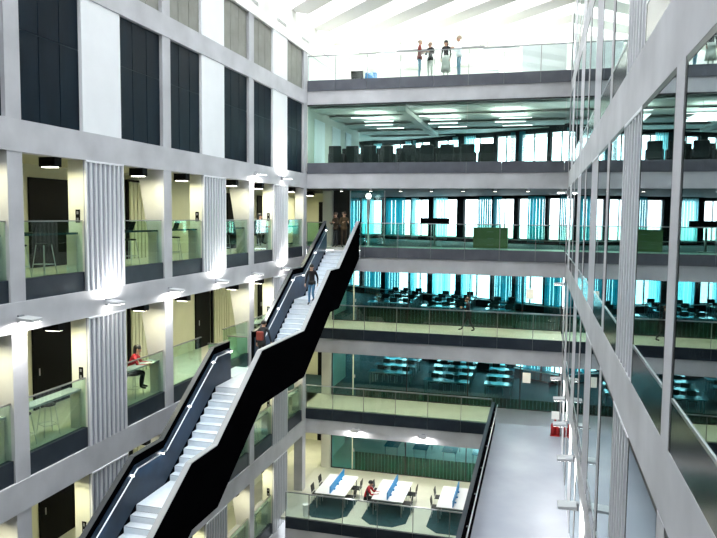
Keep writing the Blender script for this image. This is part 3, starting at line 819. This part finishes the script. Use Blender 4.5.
# ------------------------------------------------------------------ top floor and roof
f = FL[5]
struct(box(-14, 9, 42, 42.2, f, 10.5), 'wall_top_back', 'roof_white')
struct(box(XL - .35, XL, -1.5, 42, 7.62, 9.0), 'wall_top_left', 'roof_white')
struct(box(XL - .35, XL - .05, YB, 42, f, 7.62), 'wall_top_side', 'white')
pv = None
for i in range(9):
    yy = 6.5 + i * 3.06 if False else 33.7 - 3.03 * i
    if pv is None:
        pv = thing('air_vent', 'x', 'vent', (XL, yy, 8.05), 0, 'slot vents on the roof beam'); r = pv
        box(0, .02, -.55, .55, 0, .12).build('vent_frame', 'roof_white', r)
        mb = MB()
        for j in range(3): mb.box(.02, .026, -.52, .52, .015 + .035 * j, .035 + .035 * j)
        mb.build('slot', 'rail', r)
    else: r = dup(pv, (XL, yy, 8.05))
    r['label'] = f'grey slot vent on the white beam above the grey panels, {ordn(i)} from the far end'
d45 = Vector((1, -1)).normalized()
k = 0
y = 47.5
while y > -1.5:
    # each beam starts on the left wall head and runs diagonally over the atrium
    y0 = y; L = min((XR + .4 - (XL - .3)) * math.sqrt(2), (y0 + 1.5) * math.sqrt(2))
    if y0 > 42: L0 = (y0 - 42) * math.sqrt(2)
    else: L0 = 0
    if L - L0 > 1:
        p = Vector((XL - .3, y0)) + d45 * L0
        struct(MB().obox(p, d45, L - L0, 1.0, 9.0, 10.4), 'beam_roof', 'roof_white')
    y -= 3.06
struct(box(-14, 5, -1.8, 45, 10.45, 10.5), 'skylight', 'sky_glass')
struct(box(XR, XR + .4, YB, 42, f, 10.4), 'wall_top_right', 'roof_white')
# second, steeper beams over the top floor
for x0, x1 in ((-4.2, 1.2), (-1.6, 1.4)):
    d = Vector((.5, -1)); 
# furniture of the top floor
for i, (x, y, w) in enumerate(((-8.9, 35.5, 1.4), (-6.2, 36.5, 1.6), (-2.9, 35.0, 1.3), (-1.6, 36, .9))):
    r = thing('reception_desk', f'white boxy desk on the top floor, {ordn(i)} from the left', 'desk', (x, y, f), 0, 'white desks of the top floor')
    box(-w / 2, w / 2, -.35, .35, .04, .95).build('body', 'white', r); box(-w / 2 - .03, w / 2 + .03, -.38, .38, .95, 1.0).build('top', 'desk_white', r); box(-w / 2 + .05, w / 2 - .05, -.3, .3, 0, .04).build('plinth', 'rail', r)
r = thing('backpack', 'bright blue bag on the top floor near the left end of the balustrade', 'bag', (-8.05, 32.3, f))
box(-.28, .28, -.14, .14, 0, .58).build('body', 'blue', r, None, .06); box(-.22, .22, -.19, -.14, .05, .25).build('pocket', 'blue', r, None, .03)
r = thing('lounge_chair', 'low black chair beside the blue bag on the top floor', 'chair', (-8.65, 32.3, f))
box(-.3, .3, -.3, .3, .12, .3).build('seat', 'seat_black', r, None, .04); MB().prism_x([(-.25, .25), (-.36, .62), (-.44, .62), (-.34, .2)], -.3, .3).build('backrest', 'seat_black', r, None, .03); box(-.25, .25, -.25, .25, 0, .12).build('base', 'rail', r)
r = thing('white_partition', 'tall white partition at the right end of the top balcony', 'partition', (-.1, 32.4, f))
box(-.95, 1.0, -.06, .06, .02, 1.5).build('board', 'white', r); box(-.95, 1.0, -.2, .2, 0, .02).build('base', 'white', r)
for i, (x, y) in enumerate(((-6.6, 35.5), (-3.9, 35.5), (-2.2, 36.0))):
    r = thing('tube_light', f'thin hanging light line over the top floor, {ordn(i)} from the left', 'light', (x, y, 8.55), 0, 'hanging light lines of the top floor')
    box(-.9, .9, -.04, .04, 0, .05).build('housing', 'lamp_body', r)
    for s in (-.7, .7): box(s - .006, s + .006, -.006, .006, .05, .46).build('hanger', 'rail', r)

# ------------------------------------------------------------------ people
def tube_mesh(V, F, pts, r0, r1, seg=6):
    mb = MB(); mb.tube(pts, r0, seg, r1); n = len(V); V += mb.v; F += [tuple(i + n for i in f) for f in mb.f]
def person(label, loc, rz, top, bottom, hair, h=1.72, pose='stand', shoe='c_black', skirt=None, long_hair=False, group=None, phase=1, arms=None, sleeves=True, bag=None, top2=None):
    """one continuous skinned body; limbs are (joint, radius) chains"""
    root = thing('person', label, 'person', loc, rz, group)
    J = {}
    lean = {'stand': 0, 'walk': .03, 'sit': .10, 'descend': .02, 'climb': .08}[pose]
    hz = {'sit': .80 if False else .50}.get(pose, .93)
    if pose == 'sit_high': hz = .85
    J['pel'] = Vector((0, 0, hz)); J['waist'] = Vector((0, lean * .4, hz + .17)); J['chest'] = Vector((0, lean * 1.3, hz + .38)); J['neckb'] = Vector((0, lean * 2.0, hz + .53))
    hd = lean * 2.0 + (.06 if pose == 'sit' else .02)
    J['neck'] = Vector((0, hd, hz + .59)); J['h1'] = Vector((0, hd + .02, hz + .65)); J['h2'] = Vector((0, hd + .015, hz + .72)); J['h3'] = Vector((0, hd, hz + .78))
    J['nose'] = Vector((0, hd + .115, hz + .675))
    R = dict(pel=(.15, .105), waist=(.125, .09), chest=(.15, .10), neckb=(.085, .07), neck=(.05, .05), h1=(.068, .078), h2=(.078, .092), h3=(.05, .06), nose=(.016, .016))
    E = [('pel', 'waist'), ('waist', 'chest'), ('chest', 'neckb'), ('neckb', 'neck'), ('neck', 'h1'), ('h1', 'h2'), ('h2', 'h3')]
    seg = {}
    def setj(n, v, r): J[n] = Vector(v); R[n] = (r, r)
    for s, sd in ((-1, 'l'), (1, 'r')):
        hip = J['pel'] + Vector((s * .09, 0, -.03)); ph = s * phase
        if pose in ('stand',): kn = hip + Vector((s * .01, .02, -.42)); an = kn + Vector((0, -.02, -.40))
        elif pose == 'walk':
            if ph > 0: kn = hip + Vector((0, .20, -.38)); an = kn + Vector((0, .14, -.37))
            else: kn = hip + Vector((0, -.10, -.41)); an = kn + Vector((0, -.22, -.33))
        elif pose in ('descend', 'climb'):
            if ph > 0: kn = hip + Vector((0, .10, -.40)); an = kn + Vector((0, .02, -.41))
            else: kn = hip + Vector((0, .17, -.36)); an = kn + Vector((0, -.13, -.28))
        else: kn = hip + Vector((s * .02, .42, .02)); an = kn + Vector((0, -.06, -.39))
        ft = an + Vector((0, .17, -.05)); heel = an + Vector((0, -.02, -.04))
        setj('hip' + sd, hip, .088); setj('kn' + sd, kn, .056); setj('calf' + sd, kn.lerp(an, .35) + Vector((0, -.015, 0)), .056); setj('an' + sd, an, .038); setj('ft' + sd, ft, .034)
        R['ft' + sd] = (.04, .028)
        E += [('pel', 'hip' + sd), ('hip' + sd, 'kn' + sd), ('kn' + sd, 'calf' + sd), ('calf' + sd, 'an' + sd), ('an' + sd, 'ft' + sd)]
        sh = J['neckb'] + Vector((s * .175, 0, -.045))
        a = arms or ('fold' if pose == 'sit' else 'down')
        if a == 'down': el = sh + Vector((s * .05, -.03 + .10 * ph * (pose != 'stand'), -.27)); wr = el + Vector((0, .07 + .06 * ph * (pose != 'stand'), -.23))
        elif a == 'fold': el = sh + Vector((s * .05, .13, -.24)); wr = el + Vector((-s * .07, .22, .02))
        elif a == 'hold': el = sh + Vector((s * .05, .05, -.27)); wr = el + Vector((-s * .08, .20, .08))
        else: el = sh + Vector((s * .07, .02, -.27)); wr = el + Vector((-s * .10, .12, -.18))
        hn = wr + (wr - el).normalized() * .075
        setj('sh' + sd, sh, .062); setj('el' + sd, el, .042); setj('fa' + sd, el.lerp(wr, .3), .042); setj('wr' + sd, wr, .027); setj('hn' + sd, hn, .03); R['hn' + sd] = (.034, .02)
        E += [('neckb', 'sh' + sd), ('sh' + sd, 'el' + sd), ('el' + sd, 'fa' + sd), ('fa' + sd, 'wr' + sd), ('wr' + sd, 'hn' + sd)]
        seg[sd] = (wr, hn, s)
        setj('ear' + sd, J['h1'] + Vector((s * .085, -.01, .03)), .018)
    E += [('h1', 'nose')]
    names = list(J); ix = {n: i for i, n in enumerate(names)}
    me = bpy.data.meshes.new('skel'); me.from_pydata([J[n] for n in names if True], [(ix[a], ix[b]) for a, b in E], [])
    ob = bpy.data.objects.new('skel', me); C.objects.link(ob)
    ob.modifiers.new('s', 'SKIN'); sk = me.skin_vertices[0].data
    for n in names: sk[ix[n]].radius = R[n]
    for v in sk: v.use_root = False
    sk[ix['pel']].use_root = True
    su = ob.modifiers.new('u', 'SUBSURF'); su.levels = 1; su.render_levels = 1
    dg = bpy.context.evaluated_depsgraph_get(); ev = ob.evaluated_get(dg)
    m2 = bpy.data.meshes.new_from_object(ev, depsgraph=dg)
    V = [tuple(v.co) for v in m2.vertices]; F = [tuple(p.vertices) for p in m2.polygons]
    bpy.data.objects.remove(ob); bpy.data.meshes.remove(me); bpy.data.meshes.remove(m2)
    nbody = len(F)
    # fingers and thumb, rooted inside the palm
    for sd, (wr, hn, s) in seg.items():
        d = (hn - wr).normalized(); side = d.cross(Vector((1, 0, 0)) if abs(d.x) < .8 else Vector((0, 0, 1))).normalized(); cur = side.cross(d).normalized() * (-s)
        for i in range(4):
            b = hn + side * (.024 - .016 * i); l = (.065, .075, .07, .055)[i]
            tube_mesh(V, F, [b - d * .01, b + d * l * .5 + cur * .006, b + d * l * .85 + cur * .025, b + d * l + cur * .04], .009, .006)
        b = wr + d * .03 + side * .03
        tube_mesh(V, F, [b, b + side * .025 + d * .03, b + side * .03 + d * .06 + cur * .015], .011, .007)
    B = bpy.data.meshes.new('person_body'); B.from_pydata(V, [], F)
    mats = ['skin', top, bottom, shoe]
    for n in mats: B.materials.append(M[n])
    segs = []
    for a, b in E:
        if a in ('neck', 'h1', 'h2') or b == 'neck': mi = 0
        elif b[:2] in ('hn',) or a[:2] == 'hn': mi = 0
        elif b[:2] == 'wr' or b[:2] == 'fa': mi = 1 if sleeves else 0
        elif b[:2] == 'ft': mi = 3
        elif b[:2] in ('hi', 'kn', 'ca', 'an'): mi = 2
        else: mi = 1
        segs.append((J[a], J[b], mi))
    for k_, p in enumerate(B.polygons):
        p.use_smooth = True
        if k_ >= nbody: p.material_index = 0; continue
        c = Vector(p.center); best = None
        for a, b, mi in segs:
            ab = b - a; t = max(0, min(1, (c - a).dot(ab) / ab.length_squared)); dd = (c - a - ab * t).length
            if best is None or dd < best[0]: best = (dd, mi)
        p.material_index = best[1]
        if best[1] == 1 and c.z < hz + .02 and pose != 'sit' and abs(c.x) < .2: p.material_index = 2
        if best[1] in (0, 3) and False: pass
    o = bpy.data.objects.new('body', B); C.objects.link(o); o.parent = root
    # hair, eyes, mouth, ears
    hc = J['h2']
    hm = MB().ball((0, hc.y - .022, hc.z + .012), .098, .112, .105, 14, 10, -.35)
    if long_hair:
        hm.ball((0, hc.y - .085, hc.z - .09), .095, .06, .17, 12, 8)
    hm.build('hair', hair, root, smooth=True)
    em = MB()
    for s in (-1, 1): em.ball((s * .032, hc.y + .085, hc.z - .02), .012, .01, .009, 8, 6)
    em.build('eye', 'eye', root)
    MB().ball((0, hc.y + .085, hc.z - .10), .026, .012, .008, 8, 6).build('mouth', 'c_rust', root)
    for s in (-1, 1): MB().ball((s * .088, hc.y - .005, hc.z - .04), .014, .026, .036, 8, 6).build('ear', 'skin', root)
    if skirt:
        MB().lathe([(.17, hz + .1), (.19, hz - .05), (.21, hz - .35), (.24, hz - skirt)], 18).build('skirt', bottom, root, smooth=True)
    if bag:
        bm_ = box(-.14, .14, -.24, -.12, hz + .12, hz + .46).build('rucksack', bag, root, None, .04)
    # collar/coat hem so the jacket ends cleanly
    if pose != 'sit':
        MB().lathe([(.150, hz - .06), (.158, hz + .02), (.150, hz + .10)], 16).build('jacket_hem', top, root, smooth=True).scale = (1.08, .80, 1)
    sc = h / 1.755 if pose != 'sit' else 1.
    root.scale = (sc, sc, sc)
    return root
f5 = FL[5]
person('person in a rust red shirt and pale jeans facing another on the top balcony', (-5.56, 31.35, f5), -PI / 2 + .2, 'c_rust', 'c_jeans', 'hair_grey', 1.76, arms='hold', group='people on the top balcony')
person('grey haired person in a black top and pale trousers beside the rust red shirt', (-5.08, 31.45, f5), 2.6, 'c_black', 'c_pale', 'hair_grey', 1.66, arms='hold', group='people on the top balcony')
person('dark haired person in a black top and long pale skirt on the top balcony', (-4.36, 31.4, f5), 2.9, 'c_black', 'c_pale', 'hair_black', 1.68, skirt=.62, long_hair=True, group='people on the top balcony')
person('tall person in a white shirt and blue jeans on the top balcony', (-3.78, 31.5, f5), PI / 2 + .4, 'c_white', 'c_jeans', 'hair_grey', 1.88, arms='hold', group='people on the top balcony')
person('person in a dark brown jacket standing at the stair head by the left rail', (-9.58, 31.75, FL[3]), PI - .5, 'c_brown', 'c_charcoal', 'hair_brown', 1.68, arms='hold', group='people at the stair head')
person('person in a tan jacket standing at the stair head', (-9.12, 31.55, FL[3]), PI + .6, 'c_tan', 'c_brown', 'hair_brown', 1.72, arms='hold', group='people at the stair head')
person('person in black with blue jeans walking down the upper flight', (-8.95, 26.36, -3.46 - .163), PI, 'c_black', 'c_blue', 'hair_black', 1.66, 'descend')
person('person in dark clothes with a dark red bag at the foot of the upper flight', (-9.5, 22.45, -5.42), 0, 'c_charcoal', 'c_black', 'hair_black', 1.66, 'climb', bag='c_rust')
person('person in black striding along the back balcony', (-3.17, 32.3, FL[2]), PI / 2, 'c_black', 'c_black', 'hair_brown', 1.66, 'walk', arms='hold')
q = person('person in a red top reading at the counter, middle open row', (XL - .80, 17.45, FL[2] + .26), -PI / 2 + .35, 'c_red', 'c_black', 'hair_black', 1.66, 'sit', long_hair=True)
person('dark clothed person sitting at the counter, upper open row', (XL - .72, 26.35, FL[3] + .26), -PI / 2 + .5, 'c_charcoal', 'c_black', 'hair_black', 1.66, 'sit', long_hair=True)
person('person in a red top and black trousers seated at the middle study desk', (-7.42, 29.6, FL[0] - .02), -PI / 2, 'c_red', 'c_black', 'hair_black', 1.66, 'sit', group=None)
tag(box(-11.16, -10.94, 17.55, 17.85, FL[2] + 1.031, FL[2] + 1.04).build('paper_sheet', 'paper'), 'white sheet of paper on the counter in front of the reading person', 'paper')
tag(box(-6.75, -6.5, 29.4, 29.65, FL[0] + .751, FL[0] + .756).build('paper_sheet', 'paper'), 'white sheet of paper on the middle study desk by the person in red', 'paper')

# ------------------------------------------------------------------ sky and camera
w = bpy.data.worlds.new('sky'); bpy.context.scene.world = w; w.use_nodes = True
nt = w.node_tree; bg = nt.nodes['Background']
tc = nt.nodes.new('ShaderNodeTexCoord'); sx = nt.nodes.new('ShaderNodeSeparateXYZ'); cr = nt.nodes.new('ShaderNodeValToRGB')
nt.links.new(tc.outputs['Generated'], sx.inputs[0])
mp = nt.nodes.new('ShaderNodeMapRange'); mp.inputs['From Min'].default_value = -1; mp.inputs['From Max'].default_value = 1
nt.links.new(sx.outputs['Z'], mp.inputs['Value']); nt.links.new(mp.outputs[0], cr.inputs['Fac'])
e = cr.color_ramp.elements
e[0].position = .30; e[0].color = (.45, .49, .52, 1)
e[1].position = 1.; e[1].color = (.93, .97, 1.0, 1)
x = e.new(.49); x.color = (.66, .71, .74, 1); x = e.new(.53); x.color = (.80, .85, .88, 1)
nt.links.new(cr.outputs[0], bg.inputs[0]); bg.inputs[1].default_value = 6.0

sc = bpy.context.scene
cam = bpy.data.cameras.new('camera'); co = bpy.data.objects.new('camera', cam); C.objects.link(co)
F_PX, YAW, PIT, ROLL = 683.775, .2594033, .0770452, .0108041
cam.sensor_fit = 'HORIZONTAL'; cam.sensor_width = 36; cam.lens = 36 * F_PX / 717; cam.clip_start = .05; cam.clip_end = 300
fw = Vector((-math.sin(YAW) * math.cos(PIT), math.cos(YAW) * math.cos(PIT), -math.sin(PIT)))
r0 = Vector((math.cos(YAW), math.sin(YAW), 0)); u0 = r0.cross(fw)
rr = r0 * math.cos(ROLL) + u0 * math.sin(ROLL); uu = -r0 * math.sin(ROLL) + u0 * math.cos(ROLL)
m3 = Matrix((rr, uu, -fw)).transposed()
co.matrix_world = m3.to_4x4()
sc.camera = co
sc.view_settings.view_transform = 'Standard'; sc.view_settings.look = 'None'; sc.view_settings.gamma = 1; sc.view_settings.exposure = 0.7
sc.cycles.use_denoising = True
sc.cycles.max_bounces = 8; sc.cycles.diffuse_bounces = 3; sc.cycles.glossy_bounces = 4; sc.cycles.transparent_max_bounces = 24; sc.cycles.transmission_bounces = 4
sc.cycles.sample_clamp_indirect = 6
